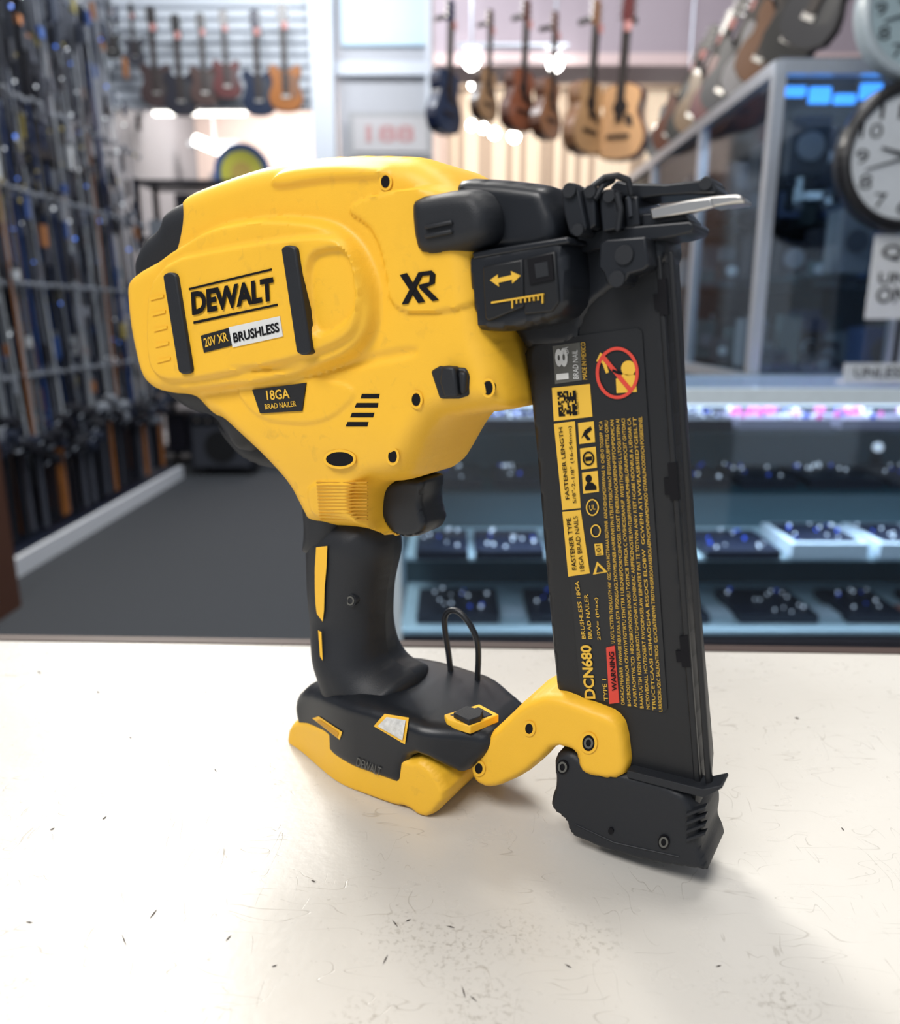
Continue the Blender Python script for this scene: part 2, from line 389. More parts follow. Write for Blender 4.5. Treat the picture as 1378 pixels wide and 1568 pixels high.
# magazine label
m=MB(); w=0.0122
def lab(pts,mi,dw=0.0): pris(m,pts,w+dw,w+dw-.0006,mi)
lab([(838,520),(976,502),(983,508),(1022,1086),(1016,1091),(890,1068)],0)
lab([(846,530),(888,524),(891,582),(850,588)],3,.0003)
txt(m,'18',(871,580),(868,532),(852,582),w+.0006,2,.03)
txt(m,'GA',(871,543),(870,531),(862,543),w+.0006,2)
txt(m,'BRAD NAIL',(886,580),(884,536),(878,580),w+.0006,2)
txt(m,'MADE IN MEXICO',(899,581),(896,524),(892,581),w+.0006,1)
lab([(845,594),(903,588),(907,638),(848,645)],1,.0003)
lab([(848,649),(880,645),(889,778),(861,781)],1,.0003)
lab([(861,784),(889,781),(903,878),(870,883)],1,.0003)
for i in range(12):
    for j in range(13):
        if rnd()<.5 or (i in(0,1,10,11) and j in(0,1,11,12)):
            x=853+i*2.35+j*.2;y=600+j*2.9-i*.2; lab([(x,y),(x+2.35,y-.2),(x+2.5,y+2.8),(x+.2,y+3.0)],4,.0006)
txt(m,'DCN680 TYPE1',(887,634),(884,600),(883,634),w+.0007,4)
txt(m,'FASTENER LENGTH',(872,764),(861,654),(866,765),w+.0007,4,.01)
txt(m,'5/8"-2-1/8" (16-54mm)',(884,770),(876,652),(877,771),w+.0007,4)
txt(m,'FASTENER TYPE',(883,872),(874,793),(876,873),w+.0007,4,.01)
txt(m,'18GA BRAD NAILS',(895,874),(884,790),(888,875),w+.0007,4)
for k,(x,y) in enumerate([(898,663),(901,702),(904,739)]):
    lab([(x-13,y-15),(x+11,y-18),(x+13,y+14),(x-11,y+17)],1,.0003)
    if k==0: lab([(x-8,y+8),(x-3,y-4),(x+6,y-10),(x+8,y-5),(x,y+2),(x+6,y+10),(x+1,y+11),(x-4,y+4)],4,.0006)
    elif k==1:
        ringp(m,x,y,9,11,2.5,w+.0007,4); lab([(x-5,y-2),(x+5,y-3),(x+5,y+3),(x-5,y+4)],4,.0006)
    else:
        lab(disc(x-3,y-6,5,6,12),4,.0006); lab([(x-9,y+8),(x-5,y),(x+3,y),(x+9,y+6),(x+9,y+11),(x-8,y+12)],4,.0006)
ringp(m,907,777,10,13,2,w+.0006,1); txt(m,'UL',(903,782),(912,780),(902,774),w+.0006,1)
ringp(m,912,813,8,10,2,w+.0006,1)
lab([(910,833),(922,832),(924,850),(912,851)],1,.0003); txt(m,'101',(921,849),(919,834),(914,850),w+.0009,4)
lab([(908,880),(914,860),(930,876)],1,.0003); lab([(913,877),(915,866),(924,875)],0,.0006)
ringp(m,945,571,33,40,5,w+.0006,5,n=40)
lab([(920,548),(925,544),(968,596),(963,600)],5,.0007)
lab(disc(962,564,11,12),1,.0004); lab([(943,580),(955,572),(972,574),(975,600),(944,602)],1,.0004)
lab([(913,553),(919,540),(930,549),(927,553),(932,570),(928,572),(922,556)],1,.0005)
lab([(938,565),(950,570),(948,574),(937,569)],4,.0008)
for i in range(8):
    x0=944+i*9.6; x1=919+i*9.4-i*0.7
    s=''.join(random.choice('ABCDEFGHILMNOPRSTUVW ETAO NSR ') for _ in range([100,108,94,106,96,92,64,104][i]))
    y0=1078+i*1.6; y1=645-i*1
    if i==0: y0=985
    txt(m,s,(x0+3-(6 if i==0 else 0),y0),(x1+3,y1),(x0-2.2-(6 if i==0 else 0),y0),w+.0005,1,0)
txt(m,'DCN680',(912,1070),(905,988),(895,1070),w+.0006,1,.03)
txt(m,'BRUSHLESS 18GA',(897,978),(886,890),(891,978),w+.0006,1)
txt(m,'BRAD NAILER',(907,978),(900,910),(901,978),w+.0006,1)
txt(m,'TYPE 1',(931,1073),(928,1040),(925,1073),w+.0006,1)
txt(m,'20V= (Max)',(921,980),(916,915),(915,980),w+.0006,1)
lab([(933,1078),(928,992),(941,989),(948,1076)],5,.0006)
txt(m,'WARNING',(945,1058),(940,998),(937,1058),w+.0010,4,.02)
m.obj('magazine_label',[LAB,YELL,WHI,GREY,INK,RED],gun)
# magazine end cap
Shell('magazine_end_cap',[(846,1158,.016),(872,1150,.016),(905,1175,.016),(960,1186,.016),(1040,1208,.016),(1086,1220,.0),(1090,1245,.0),(1086,1270,.0),(1094,1285,.0),(1096,1305,.002),(1088,1320,.008),(1070,1329,.014),(1030,1328,.016),(985,1320,.016),(930,1304,.016),(895,1290,.016),(872,1280,.016),(864,1256,.016),(842,1240,.016),(843,1222,.016),(850,1205,.016)],0.0165,0.003,BLK,Rw=0.003,ch=1,res=.0013)
m=MB()
pris(m,[(960,1180),(1076,1209),(1104,1203),(1106,1207),(1078,1222),(960,1191)],0.0172,.006)
for k in range(4):
    y=1240+k*13; pris(m,[(1050,y+6),(1080,y-4),(1080,y),(1050,y+12)],0.0180,0.014)
pris(m,[(880,1262),(940,1290),(1040,1312),(1040,1314),(940,1292),(880,1264)],0.0169,.015)
m.obj('end_cap_lip_and_grips',[BLK],gun,bevel=0.0004)
m=MB()
for cx,cy,r in [(935,1273,4.5),(1016,1290,10),(861,1175,10)]:
    pris(m,disc(cx,cy,r*.9,r*1.1),0.0172,0.012,0)
for cx,cy in [(1016,1290),(861,1175)]:
    ringp(m,cx,cy,7,8.5,3,0.0176,1)
m.obj('end_cap_screws',[INK,GREY],gun)
# yellow bracket
br=Shell('yellow_bracket',[(716,1152),(752,1122),(778,1098),(802,1074),(846,1060),(915,1086),(940,1096),(955,1116),(963,1184),(940,1197),(892,1187),(884,1172),(880,1150),(850,1143),(834,1162),(800,1190),(752,1211),(722,1196)],0.0185,0.004,YEL,Rw=0.005,hint=.017,ch=1,res=.0013)
m=MB()
for cx,cy,r,rr in [(733,1177,7,0),(810,1116,7,0),(901,1138,11,1)]:
    pris(m,disc(cx,cy,r*.9,r*1.1),0.0188,.012,0)
    ringp(m,cx,cy,(r+4)*.9,(r+4)*1.1,4,0.0191,1)
    if rr: ringp(m,cx,cy,7,8.5,3,0.0193,2)
m.obj('bracket_holes',[INK,YEL,GREY],gun)
# handle
Wh=lambda X: 0.0215+0.006*ss((0.085-X[:,1])/0.03)
hd=Shell('rubber_handle',[(460,812,.012),(464,790,.010),(550,770),(592,790,0),(602,822,0),(604,850,0),(597,880,0),(592,905,0),(590,950,0),(592,995,0),(602,1012,0),(640,1030,0),(640,1075),(515,1090),(500,1056,.01),(484,1010,.01),(475,965,.01),(463,915,.012)],Wh,0.021,BLK,res=0.0014)
m=MB()
for k in range(9):
    y=850+k*17; x0,x1=552,584
    a=[P(x0,y,hd.at(x0,y)),P(x1,y-4,hd.at(x1,y-4))]
    wa,wb=hd.at(x0,y),hd.at(x1,y-4)
    m.cyl((a[0][0],-wa-.0002,a[0][1]),(a[1][0],-wb-.0002,a[1][1]),.0009,n=6)
ww=hd.at(536,920)
pris(m,disc(536,920,9,10),ww+.0006,ww-.004,0); ringp(m,536,920,6,7,2,ww+.0012,1)
m.obj('handle_ribs_and_screw',[BLK,GREY],gun,smooth=True)
m=MB()
seg=[(484,838,501,836),(482,870,500,866),(482,900,497,900),(483,925,496,935),(485,940,494,952)]
vs=[]
for a in seg:
    for x,y in ((a[0],a[1]),(a[2],a[3])):
        ww=hd.at(x,y)+.0012; s_,z_=P(x,y,ww); vs.append((s_,-ww,z_))
m.add(vs,[(2*k,2*k+1,2*k+3,2*k+2) for k in range(len(seg)-1)],0)
vs=[]
for x,y in ((487,965),(492,968),(490,1005),(494,1012)):
    ww=hd.at(x,y)+.0014; s_,z_=P(x,y,ww); vs.append((s_,-ww,z_))
m.add(vs,[(0,1,3,2)],0)
m.obj('handle_yellow_inlay',[YEL],gun)
# trigger
Shell('trigger',[(586,742),(618,732),(651,732),(649,750),(646,768),(650,788),(655,804),(646,820),(620,824),(598,814),(584,790)],0.0110,0.0025,BLK2,Rw=0.0035,hint=.009,res=.0012)
# foot
Wf=lambda X: 0.016+0.017*ss((X[:,0]+0.098)/0.07)
Shell('foot_yellow_base',[(446,1131,.011),(447,1108,.013),(462,1098,.016),(520,1110,.025),(600,1150,.033),(624,1166,.033),(642,1163,.033),(680,1176,.026),(716,1192,.014),(712,1204,.0),(662,1232,.02),(622,1238,.033),(600,1236,.033),(540,1204,.028),(455,1152,.013)],Wf,0.003,YEL,Rw=0.005,ch=1,res=.0012)
Wf2=lambda X: 0.016+0.0186*ss((X[:,0]+0.094)/0.07)-0.014*ss((X[:,0]-0.012)/0.035)
ft=Shell('foot_dark_shell',[(462,1124,.014),(-.0870,.022,0,0),(-.0850,.031,0,0),(-.076,.039,0,0),(-.060,.0455,0,0),(-.035,.051,0,0),(-.010,.0525,0,0),(.020,.0510,0,0),(.043,.0495,0,0),(.047,.044,0,0),(.044,.036,0,0),(712,1188,.022),(690,1180,.026),(642,1160,.034),(622,1166,.034),(616,1210,.034),(590,1200,.034),(520,1163,.028)],Wf2,0.0065,BLK2,Rw=0.010,ch=1,res=.0012)
m=MB()
drape(m,[(572,1112),(589,1093),(626,1099),(620,1140)],ft,.0008,0)
drape(m,[(578,1112),(592,1098),(621,1103),(616,1134)],ft,.0014,1)
drape(m,[(478,1100),(488,1097),(524,1121),(520,1133)],ft,.0006,0)
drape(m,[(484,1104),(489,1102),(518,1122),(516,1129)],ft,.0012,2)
wf=ft.at(566,1172)+.0006
txt(m,'DEWALT',(545,1173),(582,1189),(547,1160),wf,3)
m.obj('foot_lamp_and_slot',[YEL,LENS,YELD,GREY],gun)
m=MB()
def T(px,py,z):
    a,b,c=ray(px,py); t=(z+TOPZ-CAMZ)/c; X,Y=a*t-P0[0],b*t-P0[1]
    return (X*D[0]+Y*D[1], -(X*N[0]+Y*N[1]), z)
def deck(pts,z1,z0,mi):
    top=[T(x,y,z1) for x,y in pts]; n=len(top)
    m.add(top+[(a,b,z0) for a,b,_ in top],[list(range(n)),list(range(n,2*n))[::-1]]+[(k,n+k,n+(k+1)%n,(k+1)%n) for k in range(n)],mi)
deck([(680,1094),(734,1078),(764,1094),(720,1112),(684,1101)],.0528,.0485,0)
deck([(688,1094),(733,1082),(755,1094),(719,1107)],.0531,.0485,1)
deck([(694,1091),(714,1080),(740,1088),(736,1097),(718,1103)],.0555,.0485,1)
m.obj('deck_mode_switch',[YEL,BLK],gun,bevel=.0005)
def tube(name,pts,r,mat,parent):
    c=bpy.data.curves.new(name,'CURVE'); c.dimensions='3D'; c.bevel_depth=r; c.bevel_resolution=4
    sp=c.splines.new('NURBS'); sp.points.add(len(pts)-1)
    for q,p in zip(sp.points,pts): q.co=(*p,1)
    sp.use_endpoint_u=True; sp.order_u=3
    o=bpy.data.objects.new(name,c); bpy.context.collection.objects.link(o); o.parent=parent; c.materials.append(mat); return o
hk=[(692,1060),(690,1020),(681,965),(680,944),(688,934),(702,935),(716,950),(730,975),(733,1000),(731,1040),(729,1075)]
tube('wire_belt_hook',[L(x,y,-.022) for x,y in hk],0.0016,BLK2,gun)

# ------------------------------------------------------------------ counter
ctr=empty('shop_counter',(0,0.5435,0),math.radians(-2.1))
def counter_mat():
    m=bpy.data.materials.new('worn_white_laminate'); m.use_nodes=True; nt=m.node_tree; b=nt.nodes['Principled BSDF']; N_=nt.nodes.new; Lk=nt.links.new
    tc=N_('ShaderNodeTexCoord')
    def noise(sc,det=3,dist=0,scale=None,rot=0):
        n=N_('ShaderNodeTexNoise'); n.inputs['Scale'].default_value=sc; n.inputs['Detail'].default_value=det; n.inputs['Distortion'].default_value=dist
        if scale:
            mp=N_('ShaderNodeMapping'); mp.inputs['Scale'].default_value=scale; mp.inputs['Rotation'].default_value=(0,0,rot); Lk(tc.outputs['Object'],mp.inputs['Vector']); Lk(mp.outputs[0],n.inputs['Vector'])
        else: Lk(tc.outputs['Object'],n.inputs['Vector'])
        return n.outputs['Fac']
    def mth(op,a,b_=None,c=None):
        n=N_('ShaderNodeMath'); n.operation=op
        for i,x in enumerate((a,b_,c)):
            if x is None: continue
            if isinstance(x,(int,float)): n.inputs[i].default_value=x
            else: Lk(x,n.inputs[i])
        return n.outputs[0]
    def rng(x,a,b_): 
        n=N_('ShaderNodeMapRange'); n.interpolation_type='SMOOTHSTEP'; Lk(x,n.inputs[0]); n.inputs[1].default_value=a; n.inputs[2].default_value=b_; return n.outputs[0]
    def line(n,wd): return mth('SUBTRACT',1.0,rng(mth('ABSOLUTE',mth('SUBTRACT',n,0.5)),0.0,wd))
    scr=mth('ADD',mth('MULTIPLY',line(noise(22,1,0.3,(1,3.2,1),.3),0.006),rng(noise(34),.52,.60)),
        mth('ADD',mth('MULTIPLY',line(noise(26,1,.2,(1,3.6,1),1.2),0.006),rng(noise(37.3),.52,.60)),
        mth('MULTIPLY',line(noise(24,1,.2,(3.8,1,1),.5),0.007),rng(noise(41.3),.53,.60))))
    def spot(x,y,r):
        v=N_('ShaderNodeVectorMath'); v.operation='DISTANCE'; Lk(tc.outputs['Object'],v.inputs[0]); v.inputs[1].default_value=(x,y,TOPZ); 
        return mth('SUBTRACT',1.0,rng(v.outputs['Value'],r*.1,r))
    sp=None
    for x,y,r in COUNTER_SPOTS:
        q=spot(x,y,r); sp=q if sp is None else mth('MAXIMUM',sp,q)
    gr=mth('MULTIPLY',sp,rng(noise(420,6,.3),.50,.68))
    sk=mth('MULTIPLY',rng(noise(300,3),.66,.72),rng(noise(20),.45,.6))
    tot=mth('MINIMUM',mth('ADD',mth('MULTIPLY',gr,.42),mth('ADD',mth('MULTIPLY',scr,.32),mth('MULTIPLY',sk,.30))),1.0)
    mx=N_('ShaderNodeMix'); mx.data_type='RGBA'; mx.inputs[6].default_value=(.60,.585,.55,1); mx.inputs[7].default_value=(.20,.175,.14,1)
    Lk(tot,mx.inputs[0]); 
    m2=N_('ShaderNodeMix'); m2.data_type='RGBA'; m2.blend_type='MULTIPLY'; m2.inputs[0].default_value=1; Lk(mx.outputs[2],m2.inputs[6])
    cr=N_('ShaderNodeValToRGB'); cr.color_ramp.elements[0].color=(.89,.875,.85,1); cr.color_ramp.elements[1].color=(1,1,1,1); Lk(noise(9,6),cr.inputs[0]); Lk(cr.outputs[0],m2.inputs[7])
    Lk(m2.outputs[2],b.inputs['Base Color'])
    Lk(mth('ADD',mth('MULTIPLY',noise(90,4),.16),.22),b.inputs['Roughness'])
    bp=N_('ShaderNodeBump'); bp.inputs['Strength'].default_value=.2; bp.inputs['Distance'].default_value=.0006
    Lk(mth('SUBTRACT',noise(220,4),mth('MULTIPLY',scr,.8)),bp.inputs['Height']); Lk(bp.outputs[0],b.inputs['Normal'])
    return m
Mc=Matrix.Translation((0,0.5435,0))@Matrix.Rotation(math.radians(-2.1),4,'Z'); Mci=Mc.inverted()
def CT(px,py):
    a,b,c=ray(px,py); t=(TOPZ-CAMZ)/c; return Mci@Vector((a*t,b*t,TOPZ))
COUNTER_SPOTS=[]
for px,py,r in [(620,1430,.020),(690,1450,.026),(790,1430,.020),(905,1440,.018),(1200,1530,.020),(740,1540,.022),(260,1490,.018),(240,1130,.028),(30,1520,.022),(560,1560,.016)]:
    v=CT(px,py); COUNTER_SPOTS.append((v.x,v.y,r))
CM=counter_mat()
WOOD=mat('counter_edge_brown',(.05,.03,.025),.6); CBODY=mat('counter_body_grey',(.35,.34,.33),.6)
m=MB(); m.box((0,-.45,TOPZ-.015),(3.2,.9,.03)); m.obj('counter_top',[CM],ctr)
m=MB(); m.box((0.42,.005,TOPZ-.016),(2.3,.010,.034)); m.obj('counter_edge_strip',[WOOD],ctr)
m=MB(); m.box((0,-.45,(TOPZ-.03)/2),(3.1,.84,TOPZ-.032)); m.obj('counter_carcass',[CBODY],ctr)
m=MB()
marks=[(235,1400,22,-.9),(350,1437,14,-.8),(45,1413,12,.1),(160,1253,10,-.6),(205,1031,12,1.4),(315,1060,9,1),(200,1130,6,.3),(1010,1122,8,.1),(80,1270,9,-.4),(150,1060,8,.3),(190,1440,20,1.2),(480,1350,10,.4),(60,1030,8,.8),(1220,1100,8,.2),(330,1180,7,1.),(420,1480,10,-.3),(870,1480,14,.5),(1100,1480,10,-.2),(1290,1270,7,.8),(605,1415,16,.9),(625,1410,10,-.4),(710,1520,20,1.3),(725,1530,16,.7),(690,1420,14,.2),(590,1470,18,-1.1)]
for px,py,l,a in marks:
    dx,dy=math.cos(a)*l/2,math.sin(a)*l/2; nx,ny=-math.sin(a)*1.1,math.cos(a)*1.1
    q=[CT(px-dx,py-dy),CT(px+nx,py+ny),CT(px+dx,py+dy),CT(px-nx,py-ny)]
    m.add([(v.x,v.y,TOPZ+.0003) for v in q],[(0,1,2,3)])
m.obj('counter_scuffs',[mat('scuff_dark',(.06,.05,.045),.7)],ctr)

# ------------------------------------------------------------------ room
CARP=mat('carpet_grey',(.030,.035,.043),.95,var=.25,scale=60)
WALLM=mat('wall_paint_grey',(.26,.27,.30),.8,var=.03,scale=3)
WARM=mat('wall_paint_warm',(.70,.60,.56),.8,var=.04,scale=2)
MAUVE=mat('soffit_mauve',(.38,.32,.36),.7,var=.06,scale=2)
SLAT=mat('slatwall_white',(.60,.64,.69),.6,var=.03)
SLATD=mat('slat_groove',(.28,.31,.36),.7)
WHT=mat('white_paint',(.62,.66,.72),.6,var=.03)
ALU=mat('aluminium_frame',(.50,.54,.60),.35,metal=.7)
def room_box(name,c,d,mt):
    m=MB(); m.box(c,d); return m.obj(name,[mt])
XL,XR,YB,YF,ZC=-2.75,3.3,9.2,-1.6,4.4
room_box('floor',((XL+XR)/2,(YB+YF)/2,-.05),(XR-XL,YB-YF,.1),CARP)
room_box('ceiling',((XL+XR)/2,(YB+YF)/2,ZC+.05),(XR-XL,YB-YF,.1),mat('ceiling_paint',(.6,.6,.6),.9))
room_box('wall_left',(XL-.05,(YB+YF)/2,ZC/2),(.1,YB-YF,ZC),WALLM)
room_box('wall_right',(XR+.05,(YB+YF)/2,ZC/2),(.1,YB-YF,ZC),WALLM)
room_box('wall_back',((XL+XR)/2,YB+.05,ZC/2),(XR-XL,.1,ZC),WARM)
room_box('baseboard_left',(XL+.01,(YB+YF)/2,.06),(.02,YB-YF,.12),WHT)
a=WD(120,165,7.0); b=WD(478,165,7.0)
m=MB(); m.box(((XL+b.x)/2,7.05,(a.z+ZC)/2),(b.x-XL,.1,ZC-a.z),0)
z=a.z+.05
while z<ZC-.05: m.box(((XL+b.x)/2,6.995,z),(b.x-XL,.012,.022),1); z+=.085
m.obj('wall_slat_header',[SLAT,SLATD])
c0=WD(478,100,6.95); c1=WD(512,100,6.95)
room_box('trim_1',((c0.x+c1.x)/2,6.95,ZC/2),(c1.x-c0.x,.2,ZC),WHT)
d1=WD(662,100,7.1)
m=MB(); m.box(((c1.x+d1.x)/2,7.15,ZC/2),(d1.x-c1.x,.1,ZC),0)
zb=WD(600,108,7.1).z
m.box(((c1.x+d1.x)/2,7.07,zb),(d1.x-c1.x,.08,.10),1)
m.box(((c1.x+d1.x)/2,7.08,(zb+ZC)/2+.1),(d1.x-c1.x-.1,.04,ZC-zb-.15),2)
m.box((d1.x-.03,7.06,ZC/2),(.05,.1,ZC),1)
m.obj('wall_partition',[mat('partition_paint',(.44,.45,.48),.7),WHT,mat('panel_ice_blue',(.52,.68,.80),.5)])
m=MB(); p=WD(598,207,6.98); m.box(p,(.68,.03,.34),1); m.box(p+Vector((0,-.012,0)),(.60,.03,.26),0)
vs,fs=textgeo('188',.03); m.add([(p.x-.2+u*.40,p.y-.03,p.z-.06+v*.13) for u,v in vs],fs,2)
m.obj('wall_sign',[mat('sign_face',(.46,.45,.46),.5),mat('sign_frame',(.33,.33,.34),.5),mat('sign_red',(.44,.24,.24),.5)])
e0=WD(664,92,6.4)
m=MB(); m.box(((e0.x+XR)/2,6.7,(e0.z+ZC)/2),(XR-e0.x,.6,ZC-e0.z),0); m.box(((e0.x+XR)/2,6.39,e0.z),(XR-e0.x,.03,.08),1)
m.obj('wall_soffit',[MAUVE,mat('soffit_trim_pink',(.65,.5,.49),.6)])
p=WD(690,330,9.1); q=WD(1120,130,9.1)
BL=mat('blind_cream',(.75,.66,.52),.7,emit=.38,ecol=(1,.84,.66)); BL2=mat('blind_tan',(.45,.36,.28),.7,emit=.14,ecol=(1,.8,.6))  # slats emit faintly: the brightness of the blinds is put into the material
m=MB(); n=40
for k in range(n):
    x=p.x+(q.x-p.x)*(k+.5)/n
    m.box((x,9.08,(1.2+q.z)/2),((q.x-p.x)/n*.80,.01,q.z-1.2),0 if rnd()<.6 else 2)
m.box(((p.x+q.x)/2,9.05,q.z),(q.x-p.x+.1,.1,.1),1); m.box(((p.x+q.x)/2,9.06,1.15),(q.x-p.x+.1,.08,.08),1)
for k in range(4): m.box((p.x+(q.x-p.x)*k/3,9.03,(1.2+q.z)/2),(.05,.05,q.z-1.2),1)
m.obj('window_1',[BL,mat('window_frame_tan',(.45,.36,.28),.5),BL2])

def emi(name,col,s): return mat(name,col,.5,emit=s,ecol=col)
E1=emi('lamp_glow_white',(1,.97,.92),22); E2=emi('tube_glow',(1,.98,.9),5)
def bulbs(name,lst,extra=None,hangz=None):
    m=MB()
    for px,py,Y,r in lst: m.sph(WD(px,py,Y),r,0,10,8)
    for a,b in zip(lst[:-1],lst[1:]): m.cyl(WD(*a[:3]),WD(*b[:3]),.006,mi=1,n=5)
    if hangz:
        a=WD(*lst[0][:3]); m.cyl(a,(a.x,a.y,hangz),.006,mi=1,n=5)
    if extra: extra(m)
    return m.obj(name,[E1,ALU])
def tr(m):
    m.cyl(WD(700,70,6.2),WD(870,70,6.2),.02,mi=1)
    for px in (722,850): m.cyl(WD(px,70,6.2),WD(px,92,6.2),.015,mi=1); a=WD(px,70,6.2); m.cyl(a,(a.x,a.y,ZC),.01,mi=1,n=6)
bulbs('track_spotlight',[(722,94,6.2,.055),(850,97,6.2,.055)],tr)
bulbs('string_lights',[(722,116,7.3,.035),(724,130,7.5,.035),(726,148,7.7,.035),(722,192,8,.04),(740,196,8,.04),(757,204,8,.045),(787,209,8,.05),(870,199,8,.06),(885,204,8,.04),(1012,200,8,.07),(1016,220,8,.04)],hangz=ZC)
bulbs('string_lights',[(1050,202,6.2,.035),(1075,196,6.1,.035),(1133,192,6.0,.03)],hangz=ZC)
m=MB()
m.cyl(WD(236,171,7.6),WD(376,170,7.6),.035,mi=0); a=WD(305,163,7.65); m.box(a,(1.0,.12,.05),1); m.cyl(a,(a.x,a.y,ZC),.01,mi=1,n=6)
m.obj('ceiling_tube_lamp',[E2,WHT])
m=MB(); m.cyl(WD(298,214,8.4),WD(358,238,8.4),.05,mi=0); a=WD(328,221,8.5); m.box(a,(.5,.1,.05),1); m.cyl(a,(a.x,a.y,ZC),.01,mi=1,n=6); m.obj('ceiling_tube_lamp',[E2,WHT])
room_box('door_1',(-2.1,9.15,1.35),(1.0,.06,2.7),mat('door_grey',(.22,.23,.27),.5))
room_box('door_2',(-.85,9.15,1.35),(.8,.06,2.7),mat('door_brown',(.20,.13,.10),.5))
m=MB(); c=WD(372,266,7.2)
m.cyl(c,c+Vector((0,-.03,0)),.24,mi=0,n=32); m.cyl(c+Vector((0,-.03,0)),c+Vector((0,-.04,0)),.18,mi=1,n=32); m.cyl(c+Vector((0,-.04,0)),c+Vector((0,-.045,0)),.09,mi=2,n=24)
m.box((c.x,c.y+.03,c.z/2),(.04,.04,c.z),3)
m.obj('round_sign',[mat('sign_blue',(.02,.08,.26),.4),mat('sign_yellowgreen',(.50,.48,.06),.5),mat('sign_tan',(.45,.32,.07),.5),BLKM])

# ------------------------------------------------------------------ guitars
def outline(kind):
    if kind=='acoustic': h=[(0,.0),(.01,.10),(.04,.155),(.10,.185),(.16,.188),(.22,.165),(.28,.128),(.32,.122),(.37,.138),(.42,.142),(.46,.115),(.48,.06),(.485,0.02)]
    else: h=[(0,.0),(.01,.08),(.05,.14),(.12,.16),(.18,.145),(.23,.12),(.28,.125),(.33,.15),(.39,.145),(.40,.10),(.36,.05),(.355,.03)]
    r=[(x,z) for z,x in h]; l=[(-x,z) for z,x in h[::-1]]
    return r+l[:-1]
def guitar(name,top,col,dark=(.04,.02,.015),kind='acoustic',sc=1.0,yaw=0,tilt=0,side=None,stand=False,hook=.12):
    m=MB(); dp=.10 if kind=='acoustic' else .045
    ol=outline(kind); bl=.485 if kind=='acoustic' else .38
    m.prism(ol,-dp/2,dp/2,1)
    m.prism([(x*.97,z*.97+.007) for x,z in ol],-dp/2-.004,-dp/2+.002,0)
    if kind=='acoustic':
        m.cyl((0,-dp/2-.006,.33),(0,-dp/2,.33),.052,mi=2,n=20)
        m.box((0,-dp/2-.008,.15),(.16,.012,.022),2)
        m.prism([(.03,.30),(.09,.27),(.10,.20),(.05,.22)],-dp/2-.006,-dp/2,2)
    else:
        m.box((0,-dp/2-.006,.22),(.07,.012,.02),2); m.box((0,-dp/2-.006,.28),(.07,.012,.02),2); m.box((0,-dp/2-.008,.13),(.07,.014,.03),3)
        m.prism([(.02,.33),(.11,.30),(.12,.14),(.04,.10)],-dp/2-.005,-dp/2,4)
    m.box((0,-dp/2,bl+.14),(.05,.03,.42),2)
    m.box((0,-dp/2-.012,bl+.05),(.054,.012,.58),2)
    m.prism([(-.028,bl+.35),(-.042,bl+.40),(-.038,bl+.51),(0,bl+.525),(.038,bl+.51),(.042,bl+.40),(.028,bl+.35)],-dp/2-.005,-dp/2+.012,1)
    for k in range(3):
        for sx in(-1,1): m.cyl((sx*.03,-dp/2,bl+.39+k*.045),(sx*.062,-dp/2,bl+.39+k*.045),.008,mi=3,n=6)
    m.box((.02,-dp/2-.03,bl+.33),(.05,.003,.06),5)
    mats=[mat(name+'_top',col,.3,var=.15,scale=8,coat=.4),mat(name+'_side',side or dark,.35,coat=.3),mat(name+'_fretboard',(.02,.012,.01),.5),STEEL,mat(name+'_guard',tuple(min(1,c*.5+.02) for c in col),.4),mat(name+'_tag',(.5,.22,.20),.6)]
    H=bl+.525
    if not stand:
        m.box((0,hook/2-.02,H-.12),(.03,hook,.03),2)
        M=Matrix.Translation(top)@Matrix.Rotation(yaw,4,'Z')@Matrix.Rotation(tilt,4,'Y')@Matrix.Scale(sc,4)@Matrix.Translation((0,0,-H))
    else:
        M=Matrix.Translation(top)@Matrix.Rotation(yaw,4,'Z')@Matrix.Rotation(tilt,4,'Y')@Matrix.Scale(sc,4)
    ob=m.obj(name,mats,bevel=0)
    ob.matrix_world=M
    return ob
def hang(px,y0,y1,Y,**k):
    t=WD(px,y0,Y); b=WD(px,y1,Y); H=(.485 if k.get('kind','acoustic')=='acoustic' else .38)+.525
    guitar(k.pop('name'),t,sc=(t.z-b.z)/H,**k)
for (px,y0,y1,col,side,yaw) in [(683,0,207,(.015,.03,.07),(.008,.015,.05),.95),(745,15,187,(.34,.20,.10),(.06,.03,.02),.95),(800,0,203,(.24,.08,.04),(.09,.03,.02),.8),(843,18,215,(.28,.12,.05),(.11,.04,.02),.95),(906,0,238,(.45,.26,.12),(.24,.12,.06),.75),(968,-5,246,(.74,.42,.20),(.10,.015,.015),-.55)]:
    hang(px,y0,y1,5.3,name='acoustic_guitar',col=col,side=side,yaw=yaw,tilt=.04)
for (px,y0,y1,col,side,kd,yaw) in [(230,10,165,(.05,.03,.03),(.02,.015,.015),'electric',.5),(268,22,178,(.02,.02,.03),(.015,.015,.015),'electric',.4),(306,20,163,(.06,.03,.025),(.02,.015,.015),'electric',.6),(341,15,152,(.10,.02,.02),(.03,.015,.015),'electric',.5),(390,15,178,(.01,.02,.05),(.01,.01,.03),'electric',.1),(432,5,172,(.32,.11,.02),(.03,.02,.02),'electric',.2),(200,5,100,(.04,.04,.05),(.02,.02,.02),'electric',.3),(165,0,90,(.03,.03,.03),(.02,.02,.02),'electric',.6)]:
    hang(px,y0,y1,6.78,name='electric_guitar',kind=kd,col=col,side=side,yaw=yaw*.3,hook=.24)
